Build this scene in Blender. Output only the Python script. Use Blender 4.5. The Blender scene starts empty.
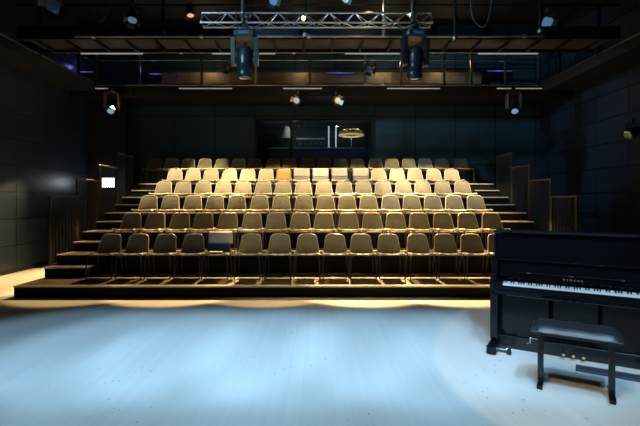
import bpy, math, random
from mathutils import Vector, Matrix

random.seed(7)
S = bpy.context.scene
COL = S.collection
PI = math.pi

# ------------------------------------------------------------------ camera
F = 427.0                                   # focal length in pixels of a 640 px wide frame
cam_d = bpy.data.cameras.new('camera')
cam = bpy.data.objects.new('camera', cam_d)
COL.objects.link(cam)
cam.location = (0, 0, 1.6)
cam.rotation_euler = (PI / 2, 0, 0)
cam_d.sensor_width = 36
cam_d.lens = F / 640 * 36
cam_d.shift_y = -13 / 640
cam_d.shift_x = 2 / 640
cam_d.clip_start = 0.05
S.camera = cam

# ------------------------------------------------------------------ world, exposure
w = bpy.data.worlds.new('world')
S.world = w
w.use_nodes = True
w.node_tree.nodes['Background'].inputs[0].default_value = (0.25, 0.45, 0.7, 1)
w.node_tree.nodes['Background'].inputs[1].default_value = 0.03
S.view_settings.view_transform = 'Standard'
S.view_settings.look = 'None'
S.view_settings.gamma = 1
S.view_settings.exposure = 0.0
S.view_settings.use_curve_mapping = False

# ------------------------------------------------------------------ stage lights
def spot(name, loc, target, power, col, angle, blend=0.3, r=0.08):
    l = bpy.data.lights.new(name, 'SPOT')
    l.energy = power; l.color = col
    l.spot_size = math.radians(angle); l.spot_blend = blend
    l.shadow_soft_size = r
    o = bpy.data.objects.new(name, l)
    COL.objects.link(o)
    o.location = loc
    d = Vector(target) - Vector(loc)
    o.rotation_euler = d.to_track_quat('-Z', 'Y').to_euler()
    return o
def point(name, loc, power, col, r=0.05):
    l = bpy.data.lights.new(name, 'POINT')
    l.energy = power; l.color = col; l.shadow_soft_size = r
    o = bpy.data.objects.new(name, l)
    COL.objects.link(o); o.location = loc
    return o
BLUE = (0.38, 0.67, 0.93)
WARM = (1.0, 0.77, 0.42)
AMBER = (1.0, 0.64, 0.26)
# cool wash over the stage floor, from lamps above and in front of the stage
for x, tx, p in ((-3.9, -2.9, 380), (-2.6, -1.6, 570), (-1.2, -0.2, 620), (0.3, 1.3, 560), (2.6, 2.9, 600)):
    spot('stage_wash_lamp', (x, 1.2, 6.3), (tx, 3.45, 0), p, BLUE, 39.5, 0.16, 0.3)
for x, tx, p in ((-4.2, -3.2, 1000), (-3.0, -2.1, 1500), (-1.9, -1.1, 1500), (-0.8, -0.1, 1500), (0.4, 0.95, 1500), (1.6, 2.1, 1200)):
    spot('stage_wash_far_lamp', (x, 0.0, 6.3), (tx, 4.6, 0), p, (0.32, 0.62, 0.93), 20, 0.40, 0.2)  # extra wash lamps added to brighten the far strip of floor
# crisp whiter pool round the piano
spot('piano_spot_lamp', (-1.1, 0.1, 6.1), (3.45, 4.3, 0), 560, (1.0, 0.80, 0.52), 29.5, 0.06, 0.03)
# cool light on the rig from the front of house
spot('rig_front_lamp', (-4.0, 2.5, 5.6), (-0.1, 7.0, 4.75), 1300, (0.36, 0.72, 1.0), 38, 0.5, 0.1)
# warm lamps under the bridge over the seats
for x in (-3.3, -1.15, 1.15, 3.3):
    spot('seat_wash_lamp', (x, 10.5, 4.66), (x * 0.98, 11.27, 1.1), 1050, WARM, 67, 0.25, 0.06)
# warm lamp in the truss on the middle of the lower rows
spot('truss_lamp', (-0.25, 7.1, 4.45), (0.2, 8.5, .9), 200, WARM, 70, 0.5, 0.05)
# lamps for the top row
spot('top_row_lamp', (-2.6, 9.6, 4.62), (-3.2, 12.5, 2.45), 420, WARM, 20, 0.7, 0.05)
spot('top_row_lamp', (1.9, 9.6, 4.62), (2.4, 12.5, 2.45), 420, WARM, 20, 0.7, 0.05)
# low warm lamps on the rear gallery shining to the front
for x, tx, p in ((-5.2, -6.25, 3000), (-3.6, -4.0, 1950), (-2.2, -2.4, 3510), (-0.7, -.8, 4420), (0.8, 0.8, 6000), (2.2, 2.3, 6400), (3.6, 3.8, 5600)):
    spot('gallery_lamp', (x, 11.25, 4.3), (tx, 8.56, 0.0), p, AMBER, 34, 0.12, 0.06)

# ------------------------------------------------------------------ materials
MATS = {}
def mat(name, col, rough=0.5, metal=0.0, stretch=None, noise=0.0, nscale=8.0, bump=0.0, bscale=200.0,
        emit=None, estr=0.0, spec=0.5, coat=0.0):
    if name in MATS: return MATS[name]
    m = bpy.data.materials.new(name); m.use_nodes = True
    nt = m.node_tree; b = nt.nodes['Principled BSDF']
    b.inputs['Base Color'].default_value = (*col, 1)
    b.inputs['Roughness'].default_value = rough
    b.inputs['Metallic'].default_value = metal
    b.inputs['Specular IOR Level'].default_value = spec
    b.inputs['Coat Weight'].default_value = coat
    b.inputs['Coat Roughness'].default_value = 0.03
    if noise or bump:
        tc = nt.nodes.new('ShaderNodeTexCoord')
    if noise:
        n = nt.nodes.new('ShaderNodeTexNoise'); n.inputs['Scale'].default_value = nscale
        n.inputs['Detail'].default_value = 4
        if stretch:
            mp = nt.nodes.new('ShaderNodeMapping'); mp.inputs['Scale'].default_value = stretch
            nt.links.new(tc.outputs['Object'], mp.inputs['Vector']); nt.links.new(mp.outputs[0], n.inputs['Vector'])
        else:
            nt.links.new(tc.outputs['Object'], n.inputs['Vector'])
        r = nt.nodes.new('ShaderNodeValToRGB')
        r.color_ramp.elements[0].position = 0.3; r.color_ramp.elements[1].position = 0.7
        r.color_ramp.elements[0].color = (*[c * (1 - noise) for c in col], 1)
        r.color_ramp.elements[1].color = (*[min(1, c * (1 + noise)) for c in col], 1)
        nt.links.new(n.outputs['Fac'], r.inputs[0])
        nt.links.new(r.outputs[0], b.inputs['Base Color'])
    if bump:
        n2 = nt.nodes.new('ShaderNodeTexNoise'); n2.inputs['Scale'].default_value = bscale
        nt.links.new(tc.outputs['Object'], n2.inputs['Vector'])
        bp = nt.nodes.new('ShaderNodeBump'); bp.inputs['Strength'].default_value = bump
        bp.inputs['Distance'].default_value = 0.005
        nt.links.new(n2.outputs['Fac'], bp.inputs['Height'])
        nt.links.new(bp.outputs[0], b.inputs['Normal'])
    if emit:
        b.inputs['Emission Color'].default_value = (*emit, 1)
        b.inputs['Emission Strength'].default_value = estr
    MATS[name] = m
    return m

def floor_mat():
    m = bpy.data.materials.new('pale_stage_boards'); m.use_nodes = True
    nt = m.node_tree; N = nt.nodes.new; L = nt.links.new
    b = nt.nodes['Principled BSDF']
    tc = N('ShaderNodeTexCoord')
    mp = N('ShaderNodeMapping'); mp.inputs['Rotation'].default_value = (0, 0, 0)
    L(tc.outputs['Object'], mp.inputs['Vector'])
    br = N('ShaderNodeTexBrick')
    br.inputs['Color1'].default_value = (0.67, 0.645, 0.60, 1)
    br.inputs['Color2'].default_value = (0.69, 0.665, 0.62, 1)
    br.inputs['Mortar'].default_value = (0.635, 0.61, 0.565, 1)
    br.inputs['Scale'].default_value = 1.0
    br.inputs['Mortar Size'].default_value = 0.003
    br.inputs['Brick Width'].default_value = 2.2
    br.inputs['Row Height'].default_value = 0.13
    rot = N('ShaderNodeMapping'); rot.inputs['Rotation'].default_value = (0, 0, PI / 2)
    L(tc.outputs['Object'], rot.inputs['Vector']); L(rot.outputs[0], br.inputs['Vector'])
    # long soft grain / mop streaks
    st = N('ShaderNodeMapping'); st.inputs['Scale'].default_value = (9, 0.35, 1)
    st.inputs['Rotation'].default_value = (0, 0, 0.12)
    L(tc.outputs['Object'], st.inputs['Vector'])
    n = N('ShaderNodeTexNoise'); n.inputs['Scale'].default_value = 1.5; n.inputs['Detail'].default_value = 5
    L(st.outputs[0], n.inputs['Vector'])
    mx = N('ShaderNodeMix'); mx.data_type = 'RGBA'; mx.blend_type = 'MULTIPLY'
    mx.inputs[0].default_value = 0.35
    r = N('ShaderNodeValToRGB'); r.color_ramp.elements[0].position = 0.25; r.color_ramp.elements[1].position = 0.7
    r.color_ramp.elements[0].color = (0.80, 0.80, 0.82, 1); r.color_ramp.elements[1].color = (1, 1, 1, 1)
    L(n.outputs['Fac'], r.inputs[0])
    L(br.outputs['Color'], mx.inputs[6]); L(r.outputs[0], mx.inputs[7])
    # small dark scuffs
    sc = N('ShaderNodeMapping'); sc.inputs['Scale'].default_value = (16, 7, 1); sc.inputs['Rotation'].default_value = (0, 0, 0.5)
    L(tc.outputs['Object'], sc.inputs['Vector'])
    v = N('ShaderNodeTexVoronoi'); v.inputs['Scale'].default_value = 1.0
    L(sc.outputs[0], v.inputs['Vector'])
    r2 = N('ShaderNodeMath'); r2.operation = 'LESS_THAN'; r2.inputs[1].default_value = 0.11
    L(v.outputs['Distance'], r2.inputs[0])
    n3 = N('ShaderNodeTexNoise'); n3.inputs['Scale'].default_value = 0.9
    L(tc.outputs['Object'], n3.inputs['Vector'])
    gt = N('ShaderNodeMath'); gt.operation = 'GREATER_THAN'; gt.inputs[1].default_value = 0.56
    L(n3.outputs['Fac'], gt.inputs[0])
    mu = N('ShaderNodeMath'); mu.operation = 'MULTIPLY'; L(r2.outputs[0], mu.inputs[0]); L(gt.outputs[0], mu.inputs[1])
    mu2 = N('ShaderNodeMath'); mu2.operation = 'MULTIPLY'; mu2.inputs[1].default_value = 0.55; L(mu.outputs[0], mu2.inputs[0])
    mx2 = N('ShaderNodeMix'); mx2.data_type = 'RGBA'
    L(mu2.outputs[0], mx2.inputs[0]); L(mx.outputs[2], mx2.inputs[6])
    mx2.inputs[7].default_value = (0.12, 0.15, 0.2, 1)
    L(mx2.outputs[2], b.inputs['Base Color'])
    b.inputs['Roughness'].default_value = 0.42
    b.inputs['Specular IOR Level'].default_value = 0.35
    return m

def panel_mat(name, col, pw, ph, off, axis, spec=0.5, rough=0.35):
    """acoustic panels: dark joints, slight per panel tone. axis 'x' wall in XZ, 'y' wall in YZ"""
    m = bpy.data.materials.new(name); m.use_nodes = True
    nt = m.node_tree; N = nt.nodes.new; L = nt.links.new
    b = nt.nodes['Principled BSDF']
    tc = N('ShaderNodeTexCoord'); sp = N('ShaderNodeSeparateXYZ'); cb = N('ShaderNodeCombineXYZ')
    L(tc.outputs['Object'], sp.inputs[0])
    L(sp.outputs[0 if axis == 'x' else 1], cb.inputs[0]); L(sp.outputs[2], cb.inputs[1])
    ad = N('ShaderNodeVectorMath'); ad.inputs[1].default_value = (off[0], off[1], 0)
    L(cb.outputs[0], ad.inputs[0])
    br = N('ShaderNodeTexBrick'); br.offset = 0
    br.inputs['Scale'].default_value = 1
    br.inputs['Brick Width'].default_value = pw; br.inputs['Row Height'].default_value = ph
    br.inputs['Mortar Size'].default_value = 0.014; br.inputs['Mortar Smooth'].default_value = 0.2
    br.inputs['Color1'].default_value = (*col, 1)
    br.inputs['Color2'].default_value = (*[c * 1.3 for c in col], 1)
    br.inputs['Mortar'].default_value = (*[c * 0.12 for c in col], 1)
    L(ad.outputs[0], br.inputs['Vector'])
    L(br.outputs['Color'], b.inputs['Base Color'])
    bp = N('ShaderNodeBump'); bp.inputs['Strength'].default_value = 0.6; bp.inputs['Distance'].default_value = 0.01
    bp.invert = True
    L(br.outputs['Fac'], bp.inputs['Height']); L(bp.outputs[0], b.inputs['Normal'])
    b.inputs['Roughness'].default_value = rough
    b.inputs['Specular IOR Level'].default_value = spec
    return m

def glass_mat(name='window_glass', tint=(0.85, 0.92, 0.95)):
    m = bpy.data.materials.new(name); m.use_nodes = True
    nt = m.node_tree; N = nt.nodes.new; L = nt.links.new
    nt.nodes.remove(nt.nodes['Principled BSDF'])
    out = [n for n in nt.nodes if n.type == 'OUTPUT_MATERIAL'][0]
    t = N('ShaderNodeBsdfTransparent'); t.inputs[0].default_value = (*tint, 1)
    g = N('ShaderNodeBsdfGlossy'); g.inputs['Roughness'].default_value = 0.02
    f = N('ShaderNodeFresnel'); f.inputs[0].default_value = 1.5
    mx = N('ShaderNodeMixShader')
    L(f.outputs[0], mx.inputs[0]); L(t.outputs[0], mx.inputs[1]); L(g.outputs[0], mx.inputs[2])
    L(mx.outputs[0], out.inputs[0])
    return m

M_floor = floor_mat()
M_side = panel_mat('side_wall_panels', (0.020, 0.032, 0.056), 1.1, 0.59, (0.42, 0.0), 'y')
M_back = panel_mat('rear_wall_panels', (0.026, 0.062, 0.080), 1.25, 1.5, (0.72, 0.3), 'x', 0.4, 0.45)
M_black = mat('matt_black_paint', (0.010, 0.011, 0.013), 0.6)
M_deck = mat('dark_steel_deck', (0.045, 0.045, 0.05), 0.5, noise=0.3, nscale=3)
M_rig = mat('black_rig_steel', (0.02, 0.021, 0.024), 0.35, 0.6)
M_tube = mat('scaffold_tube', (0.32, 0.31, 0.30), 0.32, 0.9)
M_alu = mat('bright_aluminium', (0.75, 0.77, 0.8), 0.3, 0.95)
M_tread = mat('worn_dark_tread_ply', (0.075, 0.062, 0.042), 0.45, noise=0.6, nscale=5)
M_riser = mat('black_riser_panel', (0.008, 0.013, 0.018), 0.75, spec=0.15)
M_nose = mat('step_nosing', (0.72, 0.62, 0.42), 0.4)
M_rail = mat('handrail_brown', (0.11, 0.07, 0.04), 0.45)
M_bar = mat('black_baluster', (0.035, 0.033, 0.03), 0.4)
M_cream = mat('cream_chair_fabric', (0.35, 0.315, 0.22), 0.8, stretch=(3, 3, .3), noise=0.22, nscale=18, bump=0.08, bscale=350)
M_shell = mat('cream_chair_shell', (0.70, 0.64, 0.48), 0.35)
M_seatpad = mat('dark_seat_pad', (0.055, 0.052, 0.045), 0.85, noise=0.2, nscale=30)
M_shadedf = mat('brown_chair_fabric', (0.20, 0.145, 0.075), 0.8, noise=0.12, nscale=30, bump=0.25, bscale=350)  # darkened copy of the cream fabric for seats out of the light
M_shadeds = mat('brown_chair_shell', (0.24, 0.17, 0.09), 0.4)  # cream shell darkened the same way
M_back_shell = mat('dark_chair_shell', (0.085, 0.078, 0.065), 0.5)
M_cover = mat('off_white_cover', (0.34, 0.325, 0.30), 0.85, noise=0.05, nscale=12)
M_must = mat('mustard_fabric', (0.34, 0.20, 0.05), 0.75, noise=0.1, nscale=20)
M_leg = mat('dark_chrome_leg', (0.10, 0.11, 0.13), 0.3, 0.7)
M_brkt = mat('steel_link', (0.6, 0.56, 0.48), 0.35, 0.8)
M_white = mat('white_cloth', (0.78, 0.76, 0.72), 0.85, noise=0.04, nscale=12)
M_navy = mat('navy_cloth', (0.03, 0.06, 0.15), 0.8)
M_greyc = mat('grey_cloth', (0.15, 0.14, 0.13), 0.8)
M_piano = mat('black_piano_lacquer', (0.004, 0.005, 0.007), 0.05, spec=0.3)
M_lid = mat('polished_black_lid', (0.008, 0.010, 0.013), 0.22, spec=0.8)
M_pianom = mat('black_satin_piano', (0.012, 0.013, 0.016), 0.25)
M_ivory = mat('white_keys', (0.86, 0.87, 0.86), 0.2)
M_ebony = mat('black_keys', (0.008, 0.008, 0.01), 0.25)
M_brass = mat('brass', (0.85, 0.66, 0.36), 0.22, 1.0)
M_chrome = mat('chrome', (0.85, 0.86, 0.88), 0.12, 1.0)
M_leather = mat('black_leather', (0.022, 0.025, 0.032), 0.33, bump=0.4, bscale=120)
M_rubber = mat('rubber', (0.02, 0.02, 0.02), 0.8)
M_fix = mat('fixture_black', (0.016, 0.019, 0.023), 0.35)
M_fixb = mat('fixture_rib_black', (0.02, 0.022, 0.026), 0.5)
M_lens = mat('fixture_lens', (0.25, 0.35, 0.45), 0.05, 0.6)
M_lensmh = mat('moving_head_lens', (0.1, 0.2, 0.3), 0.1, emit=(0.25, 0.55, 0.85), estr=0.5)
M_lensblue = mat('lit_blue_lens', (0.1, 0.2, 0.3), 0.1, emit=(0.25, 0.55, 0.9), estr=0.22)
M_lenswarm = mat('lit_warm_lens', (0.9, 0.7, 0.4), 0.1, emit=(1.0, 0.66, 0.28), estr=0.6)
M_lenswhite = mat('lit_white_lens', (0.9, 0.9, 0.9), 0.1, emit=(0.75, 0.85, 1.0), estr=0.4)
M_lamp = mat('lamp_glow', (1, 0.8, 0.5), 0.3, emit=(1.0, 0.70, 0.30), estr=9.0)
M_sign = mat('sign_glow', (0.9, 0.95, 1), 0.4, emit=(0.85, 0.93, 1.0), estr=3.0)
M_duct = mat('galvanised_duct', (0.26, 0.20, 0.13), 0.5, 0.3, noise=0.2, nscale=4)
M_violet = mat('violet_led', (0.2, 0.15, 0.5), 0.3, emit=(0.22, 0.20, 0.9), estr=0.15)
M_white_glow = mat('white_batten', (0.62, 0.62, 0.6), 0.4, emit=(1, .95, .85), estr=0.22)  # faint emission stands in for light caught by the housings
M_yoke = mat('brown_grey_yoke', (0.16, 0.12, 0.08), 0.4)
M_glass = glass_mat()
M_letter = mat('brass_lettering', (0.9, 0.82, 0.62), 0.3, 0.6)

# ------------------------------------------------------------------ mesh helpers
class MB:
    def __init__(s): s.v = []; s.f = []; s.sm = []
    def add(s, vs, fs, smooth=False, M=None):
        o = len(s.v)
        s.v += [tuple(M @ Vector(v)) if M else tuple(v) for v in vs]
        s.f += [tuple(i + o for i in f) for f in fs]
        s.sm += [smooth] * len(fs)
        return s
    def box(s, x0, x1, y0, y1, z0, z1, M=None, bv=0.0):
        if bv <= 0:
            vs = [(x0,y0,z0),(x1,y0,z0),(x1,y1,z0),(x0,y1,z0),(x0,y0,z1),(x1,y0,z1),(x1,y1,z1),(x0,y1,z1)]
            fs = [(0,3,2,1),(4,5,6,7),(0,1,5,4),(1,2,6,5),(2,3,7,6),(3,0,4,7)]
            return s.add(vs, fs, False, M)
        # chamfered box: loops stacked in z
        b = min(bv, (x1-x0)/2.01, (y1-y0)/2.01, (z1-z0)/2.01)
        def ring(z, i):
            a0, a1, c0, c1 = x0+i, x1-i, y0+i, y1-i
            return [(a0+b,c0,z),(a1-b,c0,z),(a1,c0+b,z),(a1,c1-b,z),(a1-b,c1,z),(a0+b,c1,z),(a0,c1-b,z),(a0,c0+b,z)]
        vs = ring(z0, b*0.999) + ring(z0+b, 0) + ring(z1-b, 0) + ring(z1, b*0.999)
        fs = [tuple(range(7,-1,-1)), tuple(range(24,32))]
        for k in range(3):
            for i in range(8):
                j = (i+1) % 8
                fs.append((k*8+i, k*8+j, k*8+8+j, k*8+8+i))
        return s.add(vs, fs, False, M)
    def tube(s, pts, r, n=8, M=None, cap=True, closed=False):
        pts = [Vector(p) for p in pts]
        rs = r if isinstance(r, (list, tuple)) else [r] * len(pts)
        vs = []; fs = []
        up0 = None
        for i, p in enumerate(pts):
            if closed:
                t = pts[(i+1) % len(pts)] - pts[i-1]
            else:
                t = (pts[min(i+1, len(pts)-1)] - pts[max(i-1, 0)])
            t.normalize()
            if up0 is None:
                up0 = Vector((0,0,1)) if abs(t.z) < 0.9 else Vector((1,0,0))
            a = t.cross(up0); a.normalize(); b = a.cross(t)
            up0 = b
            for k in range(n):
                th = 2*PI*k/n
                vs.append(p + a*math.cos(th)*rs[i] + b*math.sin(th)*rs[i])
        m = len(pts)
        for i in range(m if closed else m-1):
            for k in range(n):
                k2 = (k+1) % n; i2 = (i+1) % m
                fs.append((i*n+k, i*n+k2, i2*n+k2, i2*n+k))
        s.add(vs, fs, True, M)
        if cap and not closed:
            s.add(vs[:n], [tuple(range(n-1,-1,-1))], False, M)
            s.add(vs[-n:], [tuple(range(n))], False, M)
        return s
    def lathe(s, prof, n=16, M=None):
        """prof: list of (r, z) turned round local z"""
        vs = []; fs = []
        for r, z in prof:
            for k in range(n):
                th = 2*PI*k/n
                vs.append((r*math.cos(th), r*math.sin(th), z))
        for i in range(len(prof)-1):
            for k in range(n):
                k2 = (k+1) % n
                fs.append((i*n+k, i*n+k2, (i+1)*n+k2, (i+1)*n+k))
        return s.add(vs, fs, True, M)
    def grid(s, P, thick=0.0, M=None):
        """P: rows of points; closed solid when thick > 0 (offset along computed normals)"""
        R = len(P); C = len(P[0])
        P = [[Vector(p) for p in row] for row in P]
        vs = [p for row in P for p in row]; fs = []
        for i in range(R-1):
            for j in range(C-1):
                fs.append((i*C+j, i*C+j+1, (i+1)*C+j+1, (i+1)*C+j))
        if thick:
            back = []
            for i in range(R):
                for j in range(C):
                    a = P[min(i+1,R-1)][j] - P[max(i-1,0)][j]
                    b = P[i][min(j+1,C-1)] - P[i][max(j-1,0)]
                    nn = b.cross(a)
                    nn = nn.normalized() if nn.length > 1e-9 else Vector((0,0,1))
                    back.append(P[i][j] - nn*thick)
            o = R*C
            vs += back
            f2 = [tuple(o+k for k in reversed(f)) for f in fs]
            fs += f2
            edge = [(0, j) for j in range(C)] + [(i, C-1) for i in range(1, R)] + \
                   [(R-1, j) for j in range(C-2, -1, -1)] + [(i, 0) for i in range(R-2, 0, -1)]
            E = [i*C+j for i, j in edge]
            for k in range(len(E)):
                a, b = E[k], E[(k+1) % len(E)]
                fs.append((b, a, a+o, b+o))
        return s.add(vs, fs, True, M)
    def build(s, name, m, parent=None, loc=None, rot=None, label=None):
        me = bpy.data.meshes.new(name)
        me.from_pydata(s.v, [], s.f)
        me.validate()
        if len(me.polygons) == len(s.sm):
            me.polygons.foreach_set('use_smooth', s.sm)
        for mm in (m if isinstance(m, (list, tuple)) else [m]): me.materials.append(mm)
        me.update()
        o = bpy.data.objects.new(name, me)
        COL.objects.link(o)
        if parent: o.parent = parent
        if loc: o.location = loc
        if rot: o.rotation_euler = rot
        if label: o['label'] = label
        return o

def tag(o, label=None, cat=None, group=None, kind=None):
    if label: o['label'] = label
    if cat: o['category'] = cat
    if group: o['group'] = group
    if kind: o['kind'] = kind
    return o
def thing(name, label, cat, loc=(0,0,0), rz=0.0, group=None):
    o = bpy.data.objects.new(name, None)
    o.empty_display_size = 0.1
    COL.objects.link(o); o.location = loc; o.rotation_euler = (0, 0, rz)
    return tag(o, label, cat, group)
def kids(o): return [c for c in bpy.data.objects if c.parent is o]
TREE = {}
def remember(root):
    def rec(o): return (o, [rec(c) for c in kids(o)])
    TREE[root] = rec(root)
    return root
def dup(root, loc=None, rz=None, label=None, group=None):
    def rec(node, parent):
        o, ch = node
        c = o.copy(); COL.objects.link(c); c.parent = parent
        for n in ch: rec(n, c)
        return c
    r = rec(TREE[root], None)
    if loc is not None: r.location = loc
    if rz is not None: r.rotation_euler = (0, 0, rz)
    if label: r['label'] = label
    if group: r['group'] = group
    return r
def struct(o): return tag(o, kind='structure')
def T(x, y, z): return Matrix.Translation((x, y, z))
def RX(a): return Matrix.Rotation(a, 4, 'X')
def RY(a): return Matrix.Rotation(a, 4, 'Y')
def RZ(a): return Matrix.Rotation(a, 4, 'Z')

ST = 0.1865                                   # rise of one step
WL, WR, WB = -6.70, 6.90, 13.30             # room walls
HC = 6.6

# ------------------------------------------------------------------ room
struct(MB().box(WL-.2, WR+.2, -3.5, WB+.2, -0.2, 0).build('floor', M_floor))
struct(MB().box(WL-.2, WL, -3.5, WB+.2, 0, HC).build('wall_left', M_side))
struct(MB().box(WR, WR+.2, -3.5, WB+.2, 0, HC).build('wall_right', M_side))
struct(MB().box(WL, WR, -3.7, -3.5, 0, HC).build('wall_front', M_side))
struct(MB().box(WL-.2, WR+.2, -3.7, WB+2.4, HC, HC+.2).build('ceiling', M_black))
# rear wall with the control room opening
OX0, OX1, OZ0, OZ1 = -1.98, 1.73, 2.62, 4.12
wb = MB()
wb.box(WL, OX0, WB, WB+.18, 0, HC).box(OX1, WR, WB, WB+.18, 0, HC)
wb.box(OX0, OX1, WB, WB+.18, 0, OZ0).box(OX0, OX1, WB, WB+.18, OZ1, HC)
struct(wb.build('wall_back', M_back))
# control room shell behind it
struct(MB().box(OX0-.6, OX1+.6, WB+2.1, WB+2.2, 1.8, 4.7).build('wall_control_back', M_back))
struct(MB().box(OX0-.7, OX0-.6, WB+.18, WB+2.2, 1.8, 4.7).build('wall_control_left', M_back))
struct(MB().box(OX1+.6, OX1+.7, WB+.18, WB+2.2, 1.8, 4.7).build('wall_control_right', M_back))
struct(MB().box(OX0-.6, OX1+.6, WB+.18, WB+2.1, 1.8, 1.9).build('floor_control_room', M_black))
struct(MB().box(OX0-.6, OX1+.6, WB+.18, WB+2.1, 4.6, 4.7).build('ceiling_control_room', M_black))
wf = MB()
for a, b_, c, d in ((OX0, OX0+.05, OZ0, OZ1), (OX1-.05, OX1, OZ0, OZ1), (OX0, OX1, OZ0, OZ0+.05), (OX0, OX1, OZ1-.05, OZ1), (-.86, -.80, OZ0, OZ1)):
    wf.box(a, b_, WB-.02, WB+.06, c, d)
w1 = struct(wf.build('window_1', M_black))
MB().box(OX0+.05, OX1-.05, WB+.02, WB+.03, OZ0+.05, OZ1-.05).build('window_pane', M_glass, w1)
# ceiling beams (part of the shell)
cb = MB()
for y in (2, 4, 6, 8, 10, 12):
    cb.box(WL, WR, y-.08, y+.08, HC-.3, HC)
struct(cb.build('trim_1', M_black))
# base trim along the side walls
struct(MB().box(WL, WL+.02, -3.5, WB, 0, .09).build('baseboard_left', M_black))
struct(MB().box(WR-.02, WR, -3.5, WB, 0, .09).build('baseboard_right', M_black))

# ------------------------------------------------------------------ tiered seating platform
def front(n):                               # depth of the front edge of level n (odd levels carry the rows)
    if n == 1: return 7.01
    return 8.17 + 0.91 * (n - 3) / 2 if n % 2 else front(n + 1) - 0.37
plat = thing('seating_platform', 'black tiered seating platform with worn brown treads under the rows of chairs', 'platform', (0, 7.01, 0))
def loc_y(y): return y - 7.01
for n in (1, 3, 5, 7, 9, 11):
    y0, y1 = front(n), (front(n + 2) if n < 11 else WB - 0.02)
    t = MB().box(-5.0, 4.86, loc_y(y0) + .012, loc_y(y1) + (0.05 if n < 11 else 0), ST*(n-2) if n > 1 else 0, ST*n - .03).build('tier', M_riser, plat)
    MB().box(-5.0, 4.86, loc_y(y0), loc_y(y1) + (0.011 if n < 11 else 0), ST*n - .03, ST*n, bv=.004).build('tread', M_tread, t)
    MB().box(-5.0, 4.86, loc_y(y0) - .006, loc_y(y0) + .014, ST*n - .022, ST*n + .003).build('nosing', M_nose, t)
for n in (2, 4, 6, 8, 10):
    for sx in (-1, 1):
        xi = {2: 4.21, 4: 4.19, 6: 4.19, 8: 4.19, 10: 4.25}[n] if sx < 0 else {2: 3.75, 4: 3.95, 6: 3.95, 8: 3.95, 10: 4.2}[n]
        a, b_ = sorted((-5.0 if sx < 0 else 4.86, sx*xi))
        y0, y1 = front(n), front(n + 1)
        t = MB().box(a, b_, loc_y(y0) + .012, loc_y(y1), ST*(n-1) + .002, ST*n - .03).build('step', M_riser, plat)
        MB().box(a, b_, loc_y(y0), loc_y(y1), ST*n - .03, ST*n, bv=.004).build('tread', M_tread, t)
        MB().box(a, b_, loc_y(y0) - .006, loc_y(y0) + .014, ST*n - .022, ST*n + .003).build('nosing', M_nose, t)

# ------------------------------------------------------------------ balustrades beside the steps
def balustrade(x, k, label):
    y0 = 8.12 + .91*k; L_ = .86
    zb = ST*(3 + 2*k) if k < 4 else 0
    top = 1.125
    t = thing('stair_balustrade', label, 'railing', (x, y0, zb), 0, 'stair balustrades beside the seating')
    low = -.30
    MB().box(-.03, .03, -.02, L_+.02, top-.03, top, bv=.008).build('handrail', M_rail, t)
    for yy in (0.0, L_):
        MB().box(-.02, .02, yy-.02, yy+.02, -zb, top-.03).build('post', M_bar, t)
    MB().box(-.012, .012, .02, L_-.02, low+.02, low+.05).build('bottom_rail', M_bar, t)
    for i in range(1, 8):
        yy = L_ * i / 8
        MB().box(-.009, .009, yy-.006, yy+.006, low+.05, top-.03).build('baluster', M_bar, t)
    return t
ordw = ['nearest the stage', 'second from the stage', 'third from the stage', 'highest and farthest from the stage']
for k in range(4):
    balustrade(-5.09, k, 'black barred balustrade with brown handrail left of the seating, ' + ordw[k])
    balustrade(4.925, k, 'black barred balustrade with brown handrail right of the seating, ' + ordw[k])

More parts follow.
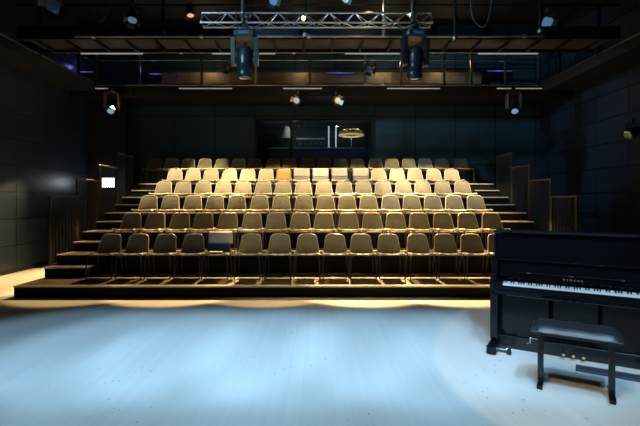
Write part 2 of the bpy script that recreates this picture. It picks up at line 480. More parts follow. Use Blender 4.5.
# ------------------------------------------------------------------ chairs
def make_chair(fabric, shell):
    t = thing('shell_chair', '', 'chair')
    # seat shell: rows from front to back
    P = []
    for i in range(9):
        v = i / 8
        y = 0.0 + .42*v
        hw = .236 - .03*v - .03*max(0, 1 - v*5)**2
        row = []
        for j in range(9):
            u = -1 + j/4
            z = .462 - .045*v - .022*max(0, 1-v*6)**2 - .014*math.sin(PI*min(1, v*1.05))*(1-abs(u)) + .012*abs(u)**3
            row.append((u*hw, y, z))
        P.append(row)
    st_ = MB().grid(P, .018).build('seat', shell, t)
    P2 = [[(p[0]*.90, .022 + p[1]*.93, p[2] + .004) for p in row] for row in P]
    MB().grid(P2, .003).build('seat_pad', M_seatpad, st_, label='dark seat pad')
    # backrest
    def bp(u, v, lift=0.0, s=1.0):
        hw = (.216 - .048*v) * s
        rc = max(0, (v - .88) / .12)
        hw *= math.sqrt(max(0, 1 - .22*rc*rc))
        z = .412 + .352*v - .020*abs(u)**7*max(0, v)
        y = .405 + .115*v - .045*u*u*(1 - .3*v) + .03*math.sin(PI*v)*(-.3)
        return (u*hw, y - lift, z)
    P = [[bp(-1 + j/5, i/9) for j in range(11)] for i in range(10)]
    bk = MB().grid(P, .020).build('backrest', M_back_shell, t)
    rim = [bp(-1, v/10) for v in range(10)] + [bp(-1 + j/6, 1) for j in range(13)] + [bp(1, v/10) for v in range(9, -1, -1)]
    MB().tube([(p[0]*1.012, p[1]+.003, p[2]) for p in rim], .0095, 6).build('piping', shell, bk, label='pale piping')
    P = [[bp(-1 + j/5, .03 + .93*i/9, .010*(1 - abs(-1+j/5)**6)*(1-abs(2*i/9-1)**8), .93) for j in range(11)] for i in range(10)]
    MB().grid(P, 0).build('back_pad', fabric, bk)
    # legs and frame
    for sx in (-1, 1):
        MB().tube([(sx*.17, .06, .42), (sx*.215, .03, .40), (sx*.222, .015, .30), (sx*.228, .0, .012)], .011, 7).build('leg', M_leg, t)
        MB().tube([(sx*.17, .36, .43), (sx*.205, .385, .40), (sx*.215, .40, .30), (sx*.225, .46, .012)], .011, 7).build('leg', M_leg, t)
    MB().tube([(-.228, 0, .014), (.228, 0, .014)], .010, 7).build('floor_bar', M_brkt, t)
    MB().tube([(-.225, .46, .014), (.225, .46, .014)], .010, 7).build('floor_bar', M_brkt, t)
    MB().box(.195, .242, .02, .07, .425, .452, bv=.006).build('link_bracket', M_brkt, t)
    return t
def to(o): return remember(o)
CHAIR = to(make_chair(M_cream, M_shell))
SHADED = to(make_chair(M_shadedf, M_shadeds))
FIRST = {CHAIR: True, SHADED: True}
ORD = ['first', 'second', 'third', 'fourth', 'fifth', 'sixth', 'seventh', 'eighth', 'ninth', 'tenth', 'eleventh',
       'twelfth', 'thirteenth', 'fourteenth', 'fifteenth', 'sixteenth', 'seventeenth', 'eighteenth', 'nineteenth']
ROWN = ['front row', 'second row', 'third row', 'fourth row', 'fifth row', 'top row']
ROWS = [
    [111,138.6,166,194,220.3,251.2,279.9,307.5,335,361,388.3,417.5,444.4,470.8,498],
    [132,156,180.6,204,228.3,252.5,276.3,300.5,324,348.4,372,395.4,418.7,442.6,467,491],
    [149,171,193.4,215.3,237.2,259.8,281.5,304,325.6,347,368.4,390.3,411.4,432.5,453.7,475.3],
    [164.4,183.3,203.6,223.6,243.4,263.5,283.4,303.4,324,344,363.3,382.8,403,422.3,442.3,462],
    [175.3,193.4,211.4,229.7,248,266.5,284.0,301.6,320.6,339.4,360.8,378.4,396.9,414.8,433.5,451.4],
    [155,172.2,188.3,205.2,222,238.8,255.2,273.3,289.7,307.7,324,340.5,357.3,375.8,391.9,408.3,425,441.6,460.8]]
POS = {}
shaded_seats = {(5, 0), (5, 6), (5, 7), (5, 8), (5, 9), (5, 10), (5, 11), (5, 12), (5, 17), (5, 18)}  # top row seats outside the light pools, shade put into their colour
for r, xs in enumerate(ROWS):
    n = 2*r + 1
    yb = 7.58 + .91*r
    ym = yb + .45
    XS = [(px - 318) * ym / F for px in xs]
    for it in range(60):                        # linked chairs never overlap
        for i in range(len(XS)-1):
            g = .486 - (XS[i+1] - XS[i])
            if g > 0: XS[i] -= g/2; XS[i+1] += g/2
    for i, px in enumerate(xs):
        x = XS[i]
        x0 = (xs[0]-318)*ym/F; x1 = (xs[-1]-318)*ym/F
        src = SHADED if (r, i) in shaded_seats else CHAIR
        kind = 'brown' if src is SHADED else 'cream'
        note = ''
        if (r, i) == (0, 4): note = ' under a white and navy cloth'
        if r == 4 and i in (7, 8, 9, 10): note = ' with white back cover'
        if (r, i) == (4, 6): note = ' with a mustard cloth'
        lab = '%s shell chair%s, %s from left in the %s' % (kind, note, ORD[i], ROWN[r])
        if FIRST[src]:
            FIRST[src] = False; o = src
            o.location = (x, yb, ST*n); o['label'] = lab
        else:
            o = dup(src, (x, yb, ST*n), 0.0, lab)
        o['group'] = 'shell chairs in the ' + ROWN[r]
        POS[(r, i)] = (x, yb, ST*n)

# covers hung over some backrests
def back_cover(key, name, label, mtop, mband, w_=.215, ztop=.815, zb=.47, band=.10, group=None):
    x, y, z = POS[key]
    t = thing(name, label, 'cover', (x, y, z), 0, group)
    def prof(yo, z0, z1, nseg=5):
        P = []
        for i in range(nseg+1):
            v = i/nseg; zz = z0 + (z1-z0)*v; vv = (zz-.455)/.335
            yc = .405 + .115*vv - .066 + yo
            P.append([(-w_ + 2*w_*j/8, yc - .004*math.sin(j*1.9+v*3), zz) for j in range(9)])
        return P
    MB().grid(prof(0, zb+band, ztop), .012).build('front_panel', mtop, t)
    MB().grid(prof(-.004, zb, zb+band), .014).build('lower_band', mband, t, label='darker band')
    yt = .405 + .115*(ztop-.455)/.335
    MB().box(-w_, w_, yt-.066, yt+.035, ztop, ztop+.008, bv=.003).build('top_fold', mtop, t)
    MB().box(-w_, w_, yt+.028, yt+.036, ztop-.22, ztop).build('rear_panel', mtop, t)
    return t
back_cover((0, 4), 'draped_cloth', 'white and navy cloth draped over a front row chair', M_white, M_navy, .215, .80, .46, .145)
for i, s in zip((7, 8, 9, 10), ('leftmost', 'second from left', 'third from left', 'rightmost')):
    back_cover((4, i), 'chair_back_cover', 'white chair back cover with grey band in fifth row, %s of four' % s,
               M_cover, M_greyc, .215, .785, .45, .10, 'white covers on fifth row chairs')
x, y, z = POS[(4, 6)]
mc = thing('draped_cloth', 'mustard cloth draped low over a fifth row chair', 'cloth', (x, y, z))
P = [[(-.2+.05*j, .328+.115*(.05+.17*i) - .004*math.sin(j*2+i), .455+.056*i + .01*math.sin(j*1.3)*(i == 5)) for j in range(9)] for i in range(6)]
MB().grid(P, .012).build('cloth_front', M_must, mc)
# small item on the seat of the draped front row chair
x, y, z = POS[(0, 4)]
bg = thing('folded_paper', 'small tan folded programme lying on the draped front row chair', 'paper', (x-.01, y+.06, z+.464))
MB().box(-.12, .12, 0, .16, 0, .012, bv=.003).build('cover_sheet', mat('tan_paper', (.55,.42,.25), .6), bg)
MB().box(-.115, .115, .006, .155, .012, .02, bv=.002).build('inner_sheet', mat('grey_paper', (.5,.48,.42), .6), bg)

# ------------------------------------------------------------------ upright piano
ANG = -math.atan2(.515, .857)
PO = thing('upright_piano', 'glossy black upright piano with open keyboard at the right of the stage', 'piano', (1.83, 4.55, 0), ANG)
# local: x along the width, y to the back, z up. keybed front at y=0
W = 1.50
MB().box(.0, W, .30, .56, .09, 1.232, bv=.004).build('case', M_piano, PO)
MB().box(-.012, W+.012, .235, .585, 1.232, 1.26, bv=.012).build('top_lid', M_lid, PO)
MB().box(.035, W-.035, .275, .30, .955, 1.228, bv=.003).build('upper_panel', M_piano, PO)
# music desk, leaning
md = MB().box(.18, W-.18, -.008, .008, 0, .19, M=T(0, .235, .79) @ RX(-.10), bv=.003).build('music_desk', M_piano, PO)
MB().box(.26, W-.26, .200, .235, .818, .823, bv=.001).build('desk_ledge', M_rig, PO)
# fallboard (opened) and long hinge line
MB().box(.07, W-.07, .215, .285, .76, .945, bv=.006).build('fallboard', M_piano, PO)
MB().box(.05, W-.05, .19, .275, .944, .958, bv=.004).build('desk_shelf', M_piano, PO)
MB().box(.05, W-.05, .186, .190, .950, .955).build('hinge_strip', M_chrome, PO)
# little metal hardware seen on the strip
for xx, zz in ((.745, .957), (.98, .957)):
    MB().box(xx, xx+.055, .176, .19, zz-.004, zz+.006, bv=.002).build('hinge_plate', M_chrome, PO)
for xx in (.33, .72, 1.14):
    MB().box(xx, xx+.05, .192, .200, .818, .830, bv=.002).build('desk_clip', M_chrome, PO)
# keybed, keyslip, key blocks, cheeks
MB().box(.0, W, .0, .30, .60, .66, bv=.01).build('keybed', M_piano, PO)
MB().box(.06, W-.06, .012, .034, .648, .700, bv=.003).build('keyslip', M_piano, PO)
for sx in (0, 1):
    x0 = .0 if not sx else W-.05
    ck = MB()
    pr = [(0.0, .60), (0.0, .735), (.03, .758), (.10, .765), (.17, .80), (.235, .93), (.30, .96), (.30, .60)]
    vs = [(x0, a, b_) for a, b_ in pr] + [(x0+.05, a, b_) for a, b_ in pr]
    n_ = len(pr)
    fs = [tuple(range(n_)), tuple(range(2*n_-1, n_-1, -1))] + [(i, i+n_, (i+1) % n_+n_, (i+1) % n_) for i in range(n_)]
    ck.add(vs, fs)
    ck.build('cheek', M_piano, PO)
    xb = .05 if not sx else W-.122
    MB().box(xb, xb+.072, .015, .21, .66, .738, bv=.008).build('key_block', M_piano, PO)
# 52 white keys, 36 black keys
KX0, KX1 = .125, W-.125
kw = (KX1-KX0)/52
for i in range(52):
    MB().box(KX0+i*kw+.0006, KX0+(i+1)*kw-.0006, .038, .213, .692, .715, bv=.0015).build('white_key', M_ivory, PO)
pat = 'ABCDEFG'
for i in range(51):
    c = pat[i % 7]
    if c in 'ACDFG':
        xx = KX0+(i+1)*kw
        MB().box(xx-.0062, xx+.0062, .098, .213, .715, .733, bv=.002).build('black_key', M_ebony, PO)
# legs (toe blocks and columns) with casters
for sx in (0, 1):
    x0 = .0 if not sx else W-.075
    lg = MB().box(x0, x0+.075, .015, .075, .12, .60, bv=.006).build('leg', M_piano, PO)
    toe = MB().box(x0-.012, x0+.085, -.145, .33, .0, .095, bv=.012).build('toe', M_piano, PO)
    xc = x0+.195 if not sx else x0-.115
    a, b_ = sorted((x0+.04, xc))
    MB().box(a, b_, -.04, .02, .05, .085, bv=.005).build('caster_arm', M_pianom, toe)
    MB().tube([(xc-.018, -.03, .046), (xc+.018, -.03, .046)], .046, 16).build('caster', M_rubber, toe)
    MB().tube([(xc-.024, -.03, .046), (xc+.024, -.03, .046)], .020, 12).build('caster_hub', M_chrome, toe)
MB().box(.075, W-.075, .20, .22, .13, .60, bv=.003).build('lower_panel', M_piano, PO)
MB().box(.03, W-.03, .165, .30, .0, .13, bv=.004).build('bottom_rail', M_pianom, PO)
for k, xx in enumerate((.68, .765, .85)):
    MB().tube([(xx, .18, .070), (xx, .16, .068), (xx, .11, .055), (xx, .08, .050)], [.009, .010, .017, .014], 10).build('pedal', M_brass, PO)
def text_mesh(txt, size, depth):
    c = bpy.data.curves.new('lettering_curve', 'FONT'); c.body = txt; c.size = size
    c.extrude = depth; c.align_x = 'CENTER'; c.space_character = 2.1
    o = bpy.data.objects.new('lettering_tmp', c); COL.objects.link(o)
    me = bpy.data.meshes.new_from_object(o.evaluated_get(bpy.context.evaluated_depsgraph_get()))
    bpy.data.objects.remove(o); bpy.data.curves.remove(c)
    return me
me = text_mesh('YAMAHA', .025, .0008)
me.materials.clear(); me.materials.append(M_letter)
tx = bpy.data.objects.new('lettering', me); COL.objects.link(tx); tx.parent = PO
tx.location = (W/2+.01, .2135, .772); tx.rotation_euler = (PI/2, 0, 0)

# ------------------------------------------------------------------ piano bench
bd = Vector((.515, .857, 0)); ud = Vector((.857, -.515, 0))
B0 = Vector((1.816, 3.60, 0))
BE = thing('piano_bench', 'black padded piano bench on two black posts in front of the piano', 'bench', tuple(B0), ANG)
BW = .60
P = []
cu = MB()
cu.box(-.01, BW+.01, -.03, .30, .480, .500, bv=.004)
cu.build('seat_base', M_pianom, BE)
R_, C_ = 12, 18
top = []
for i in range(R_+1):
    row = []
    for j in range(C_+1):
        u = -1+2*i/R_; v = -1+2*j/C_
        h = (max(0, 1-abs(u)**8)*max(0, 1-abs(v)**12))**.5
        row.append((-.015 + (BW+.03)*(v+1)/2, -.035 + .34*(u+1)/2, .500+.055*h + .003*math.cos(3*PI*v)*h))
    top.append(row)
cm = MB().grid(top, 0)
cm.build('seat_cushion', M_leather, BE)
pp = [(-.015, -.035, .502), (BW+.015, -.035, .502), (BW+.015, .305, .502), (-.015, .305, .502)]
MB().tube([pp[0], pp[1]], .007, 8).tube([pp[1], pp[2]], .007, 8).tube([pp[2], pp[3]], .007, 8).tube([pp[3], pp[0]], .007, 8).build('piping', M_leather, BE)
for xx in (.0475, BW-.0475):
    lg = MB().box(xx-.023, xx+.023, .09, .135, .05, .480, bv=.004).build('leg', M_pianom, BE)
    MB().box(xx-.023, xx+.023, -.02, .29, .022, .055, bv=.006).build('foot', M_piano, lg)
    MB().box(xx-.021, xx+.021, -.016, .03, 0, .022, bv=.004).build('foot_pad', M_chrome, lg)
    MB().box(xx-.021, xx+.021, .24, .286, 0, .022, bv=.004).build('foot_pad', M_rubber, lg)
MB().box(.07, BW-.07, .1, .125, .44, .480).build('cross_rail', M_pianom, BE)
MB().tube([(-.035, .13, .395), (-.035, .13, .345), (-.06, .13, .345)], .004, 8).build('height_crank', M_chrome, BE)
MB().tube([(-.035, .13, .395), (.03, .13, .395)], .004, 8).build('crank_axle', M_chrome, BE)
# dark strip laid on the floor in place of the bench shadow
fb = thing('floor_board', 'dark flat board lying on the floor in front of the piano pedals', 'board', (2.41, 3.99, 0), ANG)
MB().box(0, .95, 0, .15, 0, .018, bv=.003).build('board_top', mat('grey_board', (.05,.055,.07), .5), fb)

# ------------------------------------------------------------------ rigging and galleries
def pipe_thing(name, label, cat, p0, p1, r=.024, m=None, loc=None, group=None, clamps=()):
    p0 = Vector(p0); p1 = Vector(p1)
    t = thing(name, label, cat, tuple(p0), 0, group)
    MB().tube([(0,0,0), tuple(p1-p0)], r, 10).build('tube', m or M_tube, t)
    for f_ in clamps:
        q = (p1-p0)*f_
        d = (p1-p0).normalized()
        MB().tube([tuple(q-d*.03), tuple(q+d*.03)], r*1.7, 10).build('coupler', M_alu, t)
    return t
# rear gallery: slab, side galleries
GZ = 4.66
rg = thing('rear_gallery', 'black steel gallery with tube railing along the rear wall above the seats', 'gallery', (0, 11.5, GZ))
MB().box(-6.68, 6.88, .02, WB-11.5-.01, -.14, -.02).build('deck', M_black, rg)
MB().box(-6.68, 6.88, .0, .02, -.26, .0).build('fascia', M_black, rg)
for z_, m_ in ((.03, M_tube), (.70, M_tube), (1.12, M_tube)):
    MB().tube([(-5.95, -.02, z_), (5.95, -.02, z_)], .024, 10).build('rail', m_, rg)
for px in (97, 140, 202, 256, 310, 365, 401, 444, 471, 505, 538):
    xx = (px-318)*11.5/F
    MB().box(xx-.03, xx+.03, -.045, -.005, .0, 1.15).build('post', M_tube, rg)
for s, lab in ((-1, 'left'), (1, 'right')):
    xw = WL if s < 0 else WR
    xe = -6.0 if s < 0 else 6.05
    sg = thing('side_gallery', 'black steel side gallery with tube railing high on the %s wall' % lab, 'gallery', (xe, 0, GZ))
    a, b_ = sorted((0, xw - xe - s*.01))
    MB().box(a, b_, 2.0, 11.44, -.14, 0).build('deck', M_black, sg)
    for z_ in (.08, .62, 1.12):
        MB().tube([(0, 2.0, z_), (0, 11.42, z_)], .022, 8).build('rail', M_tube if z_ < .1 else M_rig, sg)
    MB().box(-.03, .03, 2.0, 11.44, -.16, .04).build('edge_beam', M_black, sg)
    for yy in (3.2, 4.7, 6.2, 7.7, 9.2, 10.7):
        MB().box(-.025, .025, yy-.025, yy+.025, .04, 1.14).build('post', M_rig, sg)
# duct glimpsed inside the gallery
d1 = thing('ventilation_duct', 'long brown duct low on the rear wall behind the gallery railing', 'duct', (0, 12.75, 5.06))
MB().box(-4.7, 4.9, 0, .40, 0, .36, bv=.02).build('duct_body', M_duct, d1)
for xx in (-4.2, -2.6, -1.0, .6, 2.2, 3.8):
    MB().box(xx-.02, xx+.02, -.012, .41, -.012, .372).build('flange', M_duct, d1)
d2 = thing('ventilation_duct', 'shallow brown duct hanging between the truss and the roof', 'duct', (0, 10.1, 5.42))
MB().box(-2.4, 3.1, 0, .5, 0, .26, bv=.02).build('duct_body', M_duct, d2)
for xx in (-1.6, 0, 1.6):
    MB().box(xx-.02, xx+.02, -.012, .51, -.012, .272).build('flange', M_duct, d2)
    MB().tube([(xx, .25, .27), (xx, .25, HC-5.42)], .008, 6).build('hanger', M_rig, d2)

# bridge across the room with cross joists under its deck
br = thing('catwalk_bridge', 'black catwalk bridge crossing the room with ribbed underside above the seats', 'catwalk', (0, 8.45, 4.80))
MB().box(-5.92, 5.95, 0, .78, .06, .10).build('deck', M_deck, br)
MB().box(-5.92, 5.95, -.05, 0, -.03, .22).build('edge_beam', M_rig, br)
MB().box(-6.66, 5.95, .78, .83, .0, .22).build('edge_beam', M_rig, br)
for i in range(20):
    xx = -5.7 + i*.6
    MB().box(xx-.02, xx+.02, .0, .78, -.0, .06).build('joist', M_rig, br)
for z_ in (.65, 1.15):
    MB().tube([(-5.92, -.02, z_), (5.95, -.02, z_)], .022, 8).build('rail', M_rig, br)
# lighting battens
def batten(y, z, x0, x1, label, m=M_tube):
    L_ = x1 - x0
    t = pipe_thing('lighting_pipe', label, 'pipe', (x0, y, z), (x1, y, z), .024, m, clamps=(.04, .27, .5, .73, .96))
    for f_ in (.1, .5, .9):
        MB().tube([(L_*f_, 0, 0), (L_*f_, 0, HC-z-.3)], .005, 5).build('hanger', M_rig, t)
    return t
batten(9.00+.36, 4.84, -5.9, 4.85, 'steel lighting pipe slung behind the catwalk bridge')
batten(8.35, 4.80, -4.75, 4.4, 'steel lighting pipe along the front edge of the catwalk bridge', M_tube)
batten(6.3, 4.74, -5.6, 5.6, 'steel lighting pipe nearest the camera above the truss', M_rig)
batten(9.9, 5.1, -5.6, 5.6, 'high steel lighting pipe behind the catwalk bridge', M_rig)

# truss
TY, TZ, TW = 7.0, 4.51, .20
TX0, TX1 = (200-318)*TY/F, (433-318)*TY/F
tr = thing('lighting_truss', 'bright aluminium box truss hanging across the centre above the seats', 'truss', (TX0, TY, TZ))
TL = TX1-TX0
TA = (TW/2, .20)
for yy, zz in ((0, 0), (TW, 0), TA):
    MB().tube([(0, yy, zz), (TL, yy, zz)], .015, 10).build('chord', M_alu, tr)
nb = 18
for k in range(nb):
    a, b_ = TL*k/nb, TL*(k+1)/nb
    m_ = (a+b_)/2
    for yy in (0, TW):
        p, q = ((a, yy, 0), (b_, TA[0], TA[1])) if k % 2 else ((a, TA[0], TA[1]), (b_, yy, 0))
        MB().tube([p, q], .0065, 6).build('brace', M_alu, tr)
    y0, y1 = (0, TW) if k % 2 else (TW, 0)
    MB().tube([(a, y0, 0), (b_, y1, 0)], .0065, 6).build('brace', M_alu, tr)
for xx in (0.01, TL-.01):
    MB().tube([(xx, 0, 0), (xx, TW, 0), (xx, TA[0], TA[1])], .010, 8, closed=True).build('end_frame', M_alu, tr)
def px2(px, y): return (px-318)*y/F
for px, lab in ((243, 'left'), (413, 'right')):
    x = px2(px, TY-.04)
    pipe_thing('drop_pipe', 'vertical dark drop pipe holding the truss at the %s moving light' % lab, 'pipe', (x, TY-.045, TZ-.03), (x, TY-.045, HC), .035, M_fix, clamps=(.06,), group='drop pipes of the truss')
x = px2(384, 7.3)
pipe_thing('drop_pipe', 'warm lit slim drop pipe right of the truss centre', 'pipe', (x, 7.3, 4.40), (x, 7.3, HC), .022, M_tube, clamps=(.03, .12))
point('rig_lamp', (x-.25, 7.35, 4.95), 8, WARM)

# moving head lights
def moving_head(label, loc, s=1.0, lens=M_lens, tilt=0.0, pan=0.0, group=None, arm=0, ym=None):
    t = thing('moving_head_light', label, 'stage light', loc, pan, group)
    k = s
    MB().box(-.06*k, .06*k, -.03*k, .03*k, 0, .10*k, bv=.01*k).build('clamp', M_alu if s < .8 else M_fix, t)
    if arm: MB().box(-.03, .03, 0, arm, .02, .08).build('bracket', M_rig, t)
    b = MB().box(-.19*k, .19*k, -.16*k, .16*k, -.13*k, 0, bv=.03*k).build('base', M_fix, t)
    MB().box(-.09*k, .09*k, -.163*k, -.159*k, -.09*k, -.04*k).build('display', M_lens, b)
    for sx in (-1, 1):
        y_ = MB()
        pr = [(-.11, -.13), (.11, -.13), (.085, -.40), (.07, -.60), (-.07, -.60), (-.085, -.40)]
        x0, x1 = sorted((sx*.165*k, sx*.235*k))
        vs = [(x0, a*k, c*k) for a, c in pr] + [(x1, a*k, c*k) for a, c in pr]
        n_ = len(pr)
        y_.add(vs, [tuple(range(n_)), tuple(range(2*n_-1, n_-1, -1))] + [(i, i+n_, (i+1) % n_+n_, (i+1) % n_) for i in range(n_)])
        y_.build('yoke_arm', ym or M_fix, t)
        MB().tube([(sx*.14*k, 0, -.50*k), (sx*.17*k, 0, -.50*k)], .06*k, 14).build('pivot', M_fixb, t)
    MM = T(0, 0, -.50*k) @ RX(tilt) @ Matrix.Scale(k, 4)
    h = MB().lathe([(0, .24), (.08, .235), (.115, .20), (.13, .12), (.14, .0), (.125, -.06), (.118, -.16), (.13, -.17), (.132, -.30), (.118, -.33), (.105, -.335)], 22, MM).build('lamp_head', M_fix, t)
    MB().lathe([(.108, -.325), (.06, -.34), (0, -.345)], 22, MM).build('lens', lens, h)
    for zz in (.03, .07, .11, .15):
        MB().lathe([(.128, zz-.008), (.145, zz), (.128, zz+.008)], 22, MM).build('cooling_fin', M_fixb, h)
    return t
moving_head('large black moving head light hanging under the left of the truss', (px2(245, 7.1), 7.1, TZ-.115), .94, M_lens, -.12, .0, 'large moving head lights')
moving_head('large black moving head light hanging under the right of the truss', (px2(415, 7.1), 7.1, TZ-.115), .94, M_lens, .10, .15, 'large moving head lights')
moving_head('small moving head light with blue lit lens at the left of the rear gallery', (px2(112, 11.28), 11.28, 4.5), .80, M_lensmh, -.75, .25, 'small moving head lights', .22, M_yoke)
moving_head('small moving head light with blue lit lens at the right of the rear gallery', (px2(513.5, 11.28), 11.28, 4.5), .80, M_lensmh, -.75, -.25, 'small moving head lights', .22, M_yoke)

def par_can(name, label, loc, direction, lens, s=1.0, group=None, arm=0, drop=0):
    t = thing(name, label, 'stage light', loc, 0, group)
    q = Vector(direction).normalized().to_track_quat('-Z', 'Y').to_matrix().to_4x4()
    MM = T(0, 0, -.16*s) @ q @ Matrix.Scale(s, 4)
    c = MB().lathe([(0, .16), (.05, .155), (.075, .12), (.085, .0), (.095, -.03), (.095, -.13), (.088, -.135), (.086, -.10)], 18, MM).build('can', M_fix, t)
    MB().lathe([(.086, -.112), (.05, -.118), (0, -.12)], 18, MM).build('lens', lens, c)
    MB().tube([(-.11*s, 0, -.16*s), (-.11*s, 0, -.02*s), (0, 0, 0), (.11*s, 0, -.02*s), (.11*s, 0, -.16*s)], .008*s, 6).build('yoke', M_rig, t)
    MB().box(-.02*s, .02*s, -.02*s, .02*s, -.01*s, .07*s).build('clamp', M_tube, t)
    if arm: MB().box(-.015, .015, 0, arm, .03, .06).build('bracket', M_rig, t)
    if drop: MB().tube([(0, 0, .06*s), (0, 0, drop)], .012, 6).build('drop_rod', M_rig, t)
    for k in range(4):
        a = PI/2*k + .4
        d = MB().add([(.09*math.cos(a-.6), .09*math.sin(a-.6), -.13), (.09*math.cos(a+.6), .09*math.sin(a+.6), -.13),
                  (.16*math.cos(a+.5), .16*math.sin(a+.5), -.19), (.16*math.cos(a-.5), .16*math.sin(a-.5), -.19)], [(0,1,2,3)], False, MM)
        d.build('barn_door', M_tube if arm else M_fixb, c)
    return t
par_can('spotlight', 'small spotlight with barn doors under the rear gallery, left of the pair', (px2(298, 11.35), 11.35, 4.42), (-.35, -1, -.35), M_lenswhite, 1.0, group='small spotlights under the rear gallery', arm=.145)
par_can('spotlight', 'small spotlight with barn doors under the rear gallery, right of the pair', (px2(336, 11.35), 11.35, 4.42), (.35, -1, -.35), M_lenswarm, 1.0, group='small spotlights under the rear gallery', arm=.145)
par_can('spotlight', 'tan lit spotlight behind the gallery railing left of the right moving light', (px2(371, 11.3), 11.3, 5.25), (-.3, -1, -.3), M_lens, 1.2)
par_can('spotlight', 'small round spotlight behind the gallery railing left of the left moving light', (px2(229, 11.3), 11.3, 5.22), (-.1, -1, -.2), M_lens, 1.0)
par_can('spotlight', 'glowing warm lamp shining in the middle of the truss', (px2(303.5, 7.1), 7.1, 4.695), (0, -1, -.55), M_lamp, .40)
par_can('spotlight', 'round blue lens spotlight at the top edge left of centre', (px2(274, 6.3), 6.3, 4.66), (0, -1, -.45), M_lensblue, .75)
par_can('spotlight', 'warm lit spotlight above the left end of the truss', (px2(190, 7.4), 7.4, 4.98), (.2, -.3, -1), M_lenswarm, .7)
par_can('spotlight', 'ring lens spotlight high at the right of the rig', (px2(547, 9.0), 9.0, 5.55), (-.5, -1, -.4), M_lensblue, 1.3)
par_can('spotlight', 'dark spotlight at the top left corner of the rig', (px2(55, 6.3), 6.3, 4.66), (.4, -1, -.5), M_lens, 1.2)
par_can('spotlight', 'dark slim spotlight hanging left of the truss with a tiny blue light', (px2(133, 6.3), 6.3, 4.45), (.1, -.5, -1), M_lensblue, .8, drop=.28)
par_can('spotlight', 'spotlight at the top edge right of centre beside the warm pipe', (px2(345, 6.3), 6.3, 4.66), (.1, -1, -.5), M_lenswhite, .6)
par_can('spotlight', 'dark spotlight on the right wall seen at the picture edge', (6.55, 8.9, 3.2), (-1, -.3, -.5), M_lens, 1.2)

# white linear battens under the bridge and on the gallery front
for i, (a, b_) in enumerate(((12, 35), (81, 143), (212, 275), (345, 400), (478, 538))):
    y_ = 9.25
    t = thing('linear_light', 'slim white unlit linear light under the catwalk bridge, %s from the left' % ORD[i], 'light', (px2(a, y_), y_, 4.772), 0, 'linear lights under the bridge')
    L_ = px2(b_, y_)-px2(a, y_)
    MB().box(0, L_, -.012, .012, -.014, .014, bv=.003).build('housing', M_white_glow, t)
    for q in (.1, .9): MB().box(L_*q-.01, L_*q+.01, -.008, .008, .014, .026).build('bracket', M_rig, t)
for i, (a, b_) in enumerate(((76, 108), (179, 232), (283, 322), (387, 440), (497, 542))):
    y_ = 11.485
    t = thing('linear_light', 'slim white unlit linear light on the rear gallery front, %s from the left' % ORD[i], 'light', (px2(a, y_), y_, 4.60), 0, 'linear lights on the rear gallery')
    L_ = px2(b_, y_)-px2(a, y_)
    MB().box(0, L_, -.012, .012, -.012, .012, bv=.003).build('housing', M_white_glow, t)
    for q in (.1, .9): MB().box(L_*q-.01, L_*q+.01, -.005, .014, .010, .03).build('bracket', M_rig, t)

# led strips on the gallery
for i, (px, py, ln, nm) in enumerate(((83, 72, .6, 'left end'), (155, 74, .35, 'left part'), (340, 73, .8, 'middle'), (500, 71, .7, 'right end'))):
    y_ = 11.9
    t = thing('led_strip_light', 'short violet lit strip light behind the gallery railing at its %s' % nm, 'light', (px2(px, y_), y_, 1.6+(200-py)*y_/F), 0, 'violet strip lights on the rear gallery')
    MB().box(-ln/2, ln/2, 0, .04, -.02, .02).build('housing', M_fix, t)
    MB().box(-ln/2+.01, ln/2-.01, -.006, 0, -.013, .013).build('diffuser', M_violet, t)
    point('violet_glow', (px2(px, y_), y_-.1, 1.6+(200-py)*y_/F+.1), 1.2, (.3, .28, 1.0))
# warm work lamps inside the gallery
for px, e in ((205, 6), (300, 5), (385, 7), (446, 5)):
    point('gallery_work_lamp', (px2(px, 12.3), 12.3, 5.55), e, WARM)
point('duct_lamp', (px2(385, 9.8), 9.75, 5.3), 4, WARM)
point('duct_lamp', (px2(225, 9.8), 9.75, 5.3), 1.5, WARM)
# faint warm pool and cool glow on the rear wall
spot('wall_wash_lamp', (.9, 11.6, 4.3), (3.0, 13.3, 3.1), 10, WARM, 70, .8)
spot('wall_wash_lamp', (-1.5, 11.6, 4.3), (-3.0, 13.3, 3.1), 9, WARM, 70, .8)

# ------------------------------------------------------------------ lit sign by the stairs
sg = thing('illuminated_sign', 'small white lit sign behind the left balustrades near the rear corner', 'sign', (-6.04, 12.3, 2.1))
MB().box(-.19, .19, 0, .06, -.15, .15, bv=.01).build('housing', M_fix, sg)
MB().box(-.175, .175, -.012, 0, -.135, .135, bv=.003).build('diffuser', M_sign, sg)
MB().box(-.03, .03, .06, .10, -.15, .15).build('mounting_plate', M_rig, sg)
struct(MB().box(-6.69, -5.6, 12.402, 12.5, 0, 4.5).build('wall_stair', M_black))
point('sign_glow', (-6.04, 12.1, 2.1), 3.0, (.8, .9, 1))

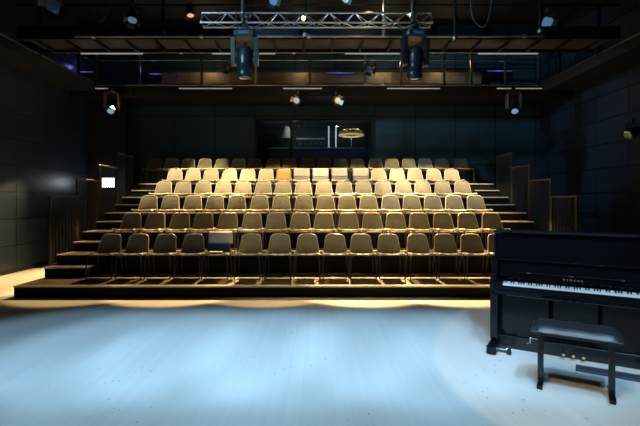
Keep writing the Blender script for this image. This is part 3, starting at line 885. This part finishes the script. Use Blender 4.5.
# ------------------------------------------------------------------ control room furniture behind the glass
dk = thing('control_desk', 'long control desk behind the rear window', 'desk', (-.1, 14.0, 1.9))
MB().box(-1.55, 1.6, 0, .6, 1.38, 1.42, bv=.008).build('desk_top', mat('blue_grey_laminate', (.25,.36,.5), .3), dk)
MB().box(-1.5, 1.55, .02, .04, .9, 1.38).build('modesty_panel', mat('dark_blue_panel', (.05,.08,.14), .5), dk)
for xx in (-1.4, 1.45):
    MB().box(xx-.03, xx+.03, .05, .55, 0, 1.38).build('leg', M_rig, dk)
CZ = 3.32
dl = thing('desk_lamp', 'grey shaded desk lamp on the control desk at the left of the window', 'lamp', (-1.05, 14.25, CZ))
MB().lathe([(0, 0), (.11, 0), (.11, .02), (0, .025)], 16).build('lamp_base', M_rig, dl)
MB().tube([(0, 0, .02), (0, 0, .4)], .012, 8).build('pole', M_rig, dl)
MB().lathe([(.20, .33), (.19, .36), (.11, .68), (.09, .72)], 20).build('lamp_shade', mat('grey_shade', (.45,.46,.47), .6), dl)
cs = thing('equipment_box', 'low pale equipment box on the control desk between the lamps', 'box', (-.72, 14.12, CZ))
MB().box(0, .95, 0, .3, .0, .34, bv=.02).build('case_body', mat('dark_grey_case', (.06,.065,.07), .4), cs)
MB().box(.0, .95, -.01, .0, .28, .33, bv=.003).build('front_strip', mat('pale_strip', (.55,.58,.55), .4), cs)
for q in range(5):
    MB().box(.08+.17*q, .18+.17*q, -.012, .0, .10, .2).build('meter', mat('meter_face', (.12,.15,.16), .3), cs)
for i, xx in enumerate((.36, .60)):
    t = thing('tube_light', 'slim white upright tube light behind the rear window, %s of two' % ('left', 'right')[i], 'light', (xx, 14.3, CZ), 0, 'tube lights in the control room')
    MB().tube([(0, 0, .04), (0, 0, .75)], .022, 10).build('tube', mat('tube_white', (.6,.7,.75), .4, emit=(.7,.85,.9), estr=.55), t)
    MB().lathe([(0, 0), (.07, 0), (.07, .03), (.02, .04), (0, .04)], 14).build('tube_base', M_rig, t)
hl = thing('cage_lamp', 'oval warm lit cage lamp standing behind the rear window at the right', 'lamp', (1.12, 14.35, CZ))
MB().tube([(0, 0, 0), (0, 0, .44)], .018, 8).build('stand', M_brass, hl)
MB().lathe([(0, 0), (.10, 0), (.10, .02), (0, .03)], 16).build('stand_foot', M_rig, hl)
MB().lathe([(.28, .42), (.40, .43), (.43, .46), (.40, .48), (.26, .46)], 24).build('rim', mat('cage_warm', (.8,.6,.3), .4, emit=(1,.72,.35), estr=.4), hl)
for k in range(9):
    a = PI*k/9
    MB().tube([(.42*math.cos(a)*c, .42*math.sin(a)*c, .47+.22*math.sqrt(max(0, 1-c*c))) for c in (-1,-.9,-.7,-.4,0,.4,.7,.9,1)], .012, 6).build('cage_rib', M_brass, hl)
point('control_room_lamp', (-.75, 13.85, 4.05), 5, (1, .9, .75))
point('cage_lamp_glow', (1.12, 14.05, 4.15), 4, WARM)
point('control_room_blue', (.5, 13.75, 3.75), 2.5, (.35, .5, 1.0))  # unseen blue fill added to brighten the desk front

# ------------------------------------------------------------------ cables and drop pipes of the rig
def cable(label, pts, r=.008):
    p0 = Vector(pts[0]); q = []
    P_ = [Vector(p)-p0 for p in pts]
    for i in range(len(P_)-1):                      # Catmull-Rom
        a, b_, c, d = P_[max(i-1,0)], P_[i], P_[i+1], P_[min(i+2, len(P_)-1)]
        for k in range(5):
            u = k/5
            q.append(.5*((2*b_)+(c-a)*u+(2*a-5*b_+4*c-d)*u*u+(3*b_-a-3*c+d)*u**3))
    q.append(P_[-1])
    o = MB().tube(q, r, 6).build('cable', mat('cable_rubber', (.05,.05,.055), .4))
    o.location = p0
    return tag(o, label, 'cable')
def at(px, py, y): return (px2(px, y), y, 1.6+(200-py)*y/F)
cable('looped cable around the left moving light on the truss', [at(236,10,7.1), at(238,30,7.0), at(246,22,6.95), at(252,14,7.0), at(262,26,7.0), at(256,29,7.05), at(248,16,7.1)])
cable('looped cable around the right moving light on the truss', [at(404,12,7.1), at(398,26,7.0), at(408,31,6.95), at(420,20,7.0), at(428,27,7.0), at(425,12,7.1)])
cable('slack cable drooping below the left gallery moving light', [at(104,86,11.44), at(110,92,11.4), at(124,97,11.4), at(131,92,11.42), at(128,87,11.45)])
cable('thin cable drooping between the two small gallery spotlights', [at(301,89,11.44), at(312,94,11.4), at(322,92,11.4), at(333,89,11.44)])
cable('black cable hanging along the upper left of the rig', [at(88,-8,6.6), at(90,12,6.6), at(100,22,6.6), at(108,10,6.6), at(112,-8,6.6)], .012)
cable('black cable hanging in the upper right of the rig', [at(470,-8,7.6), at(473,18,7.6), at(484,27,7.6), at(490,12,7.6), at(492,-8,7.6)], .012)
for i, (px, y0_, yb_, lab) in enumerate(((163, 8.2, 36, 'dark vertical drop pipe left of the truss'), (455, 7.8, 42, 'dark vertical drop pipe right of the truss'),
                            (305, 8.3, 38, 'dark vertical drop pipe behind the middle of the truss'), (540, 8.2, 34, 'dark vertical drop pipe at the far right of the rig'))):
    b0 = at(px, yb_, y0_)
    pipe_thing('drop_pipe', lab, 'pipe', b0, (b0[0], b0[1], HC), .028, M_rig, clamps=(.03,))
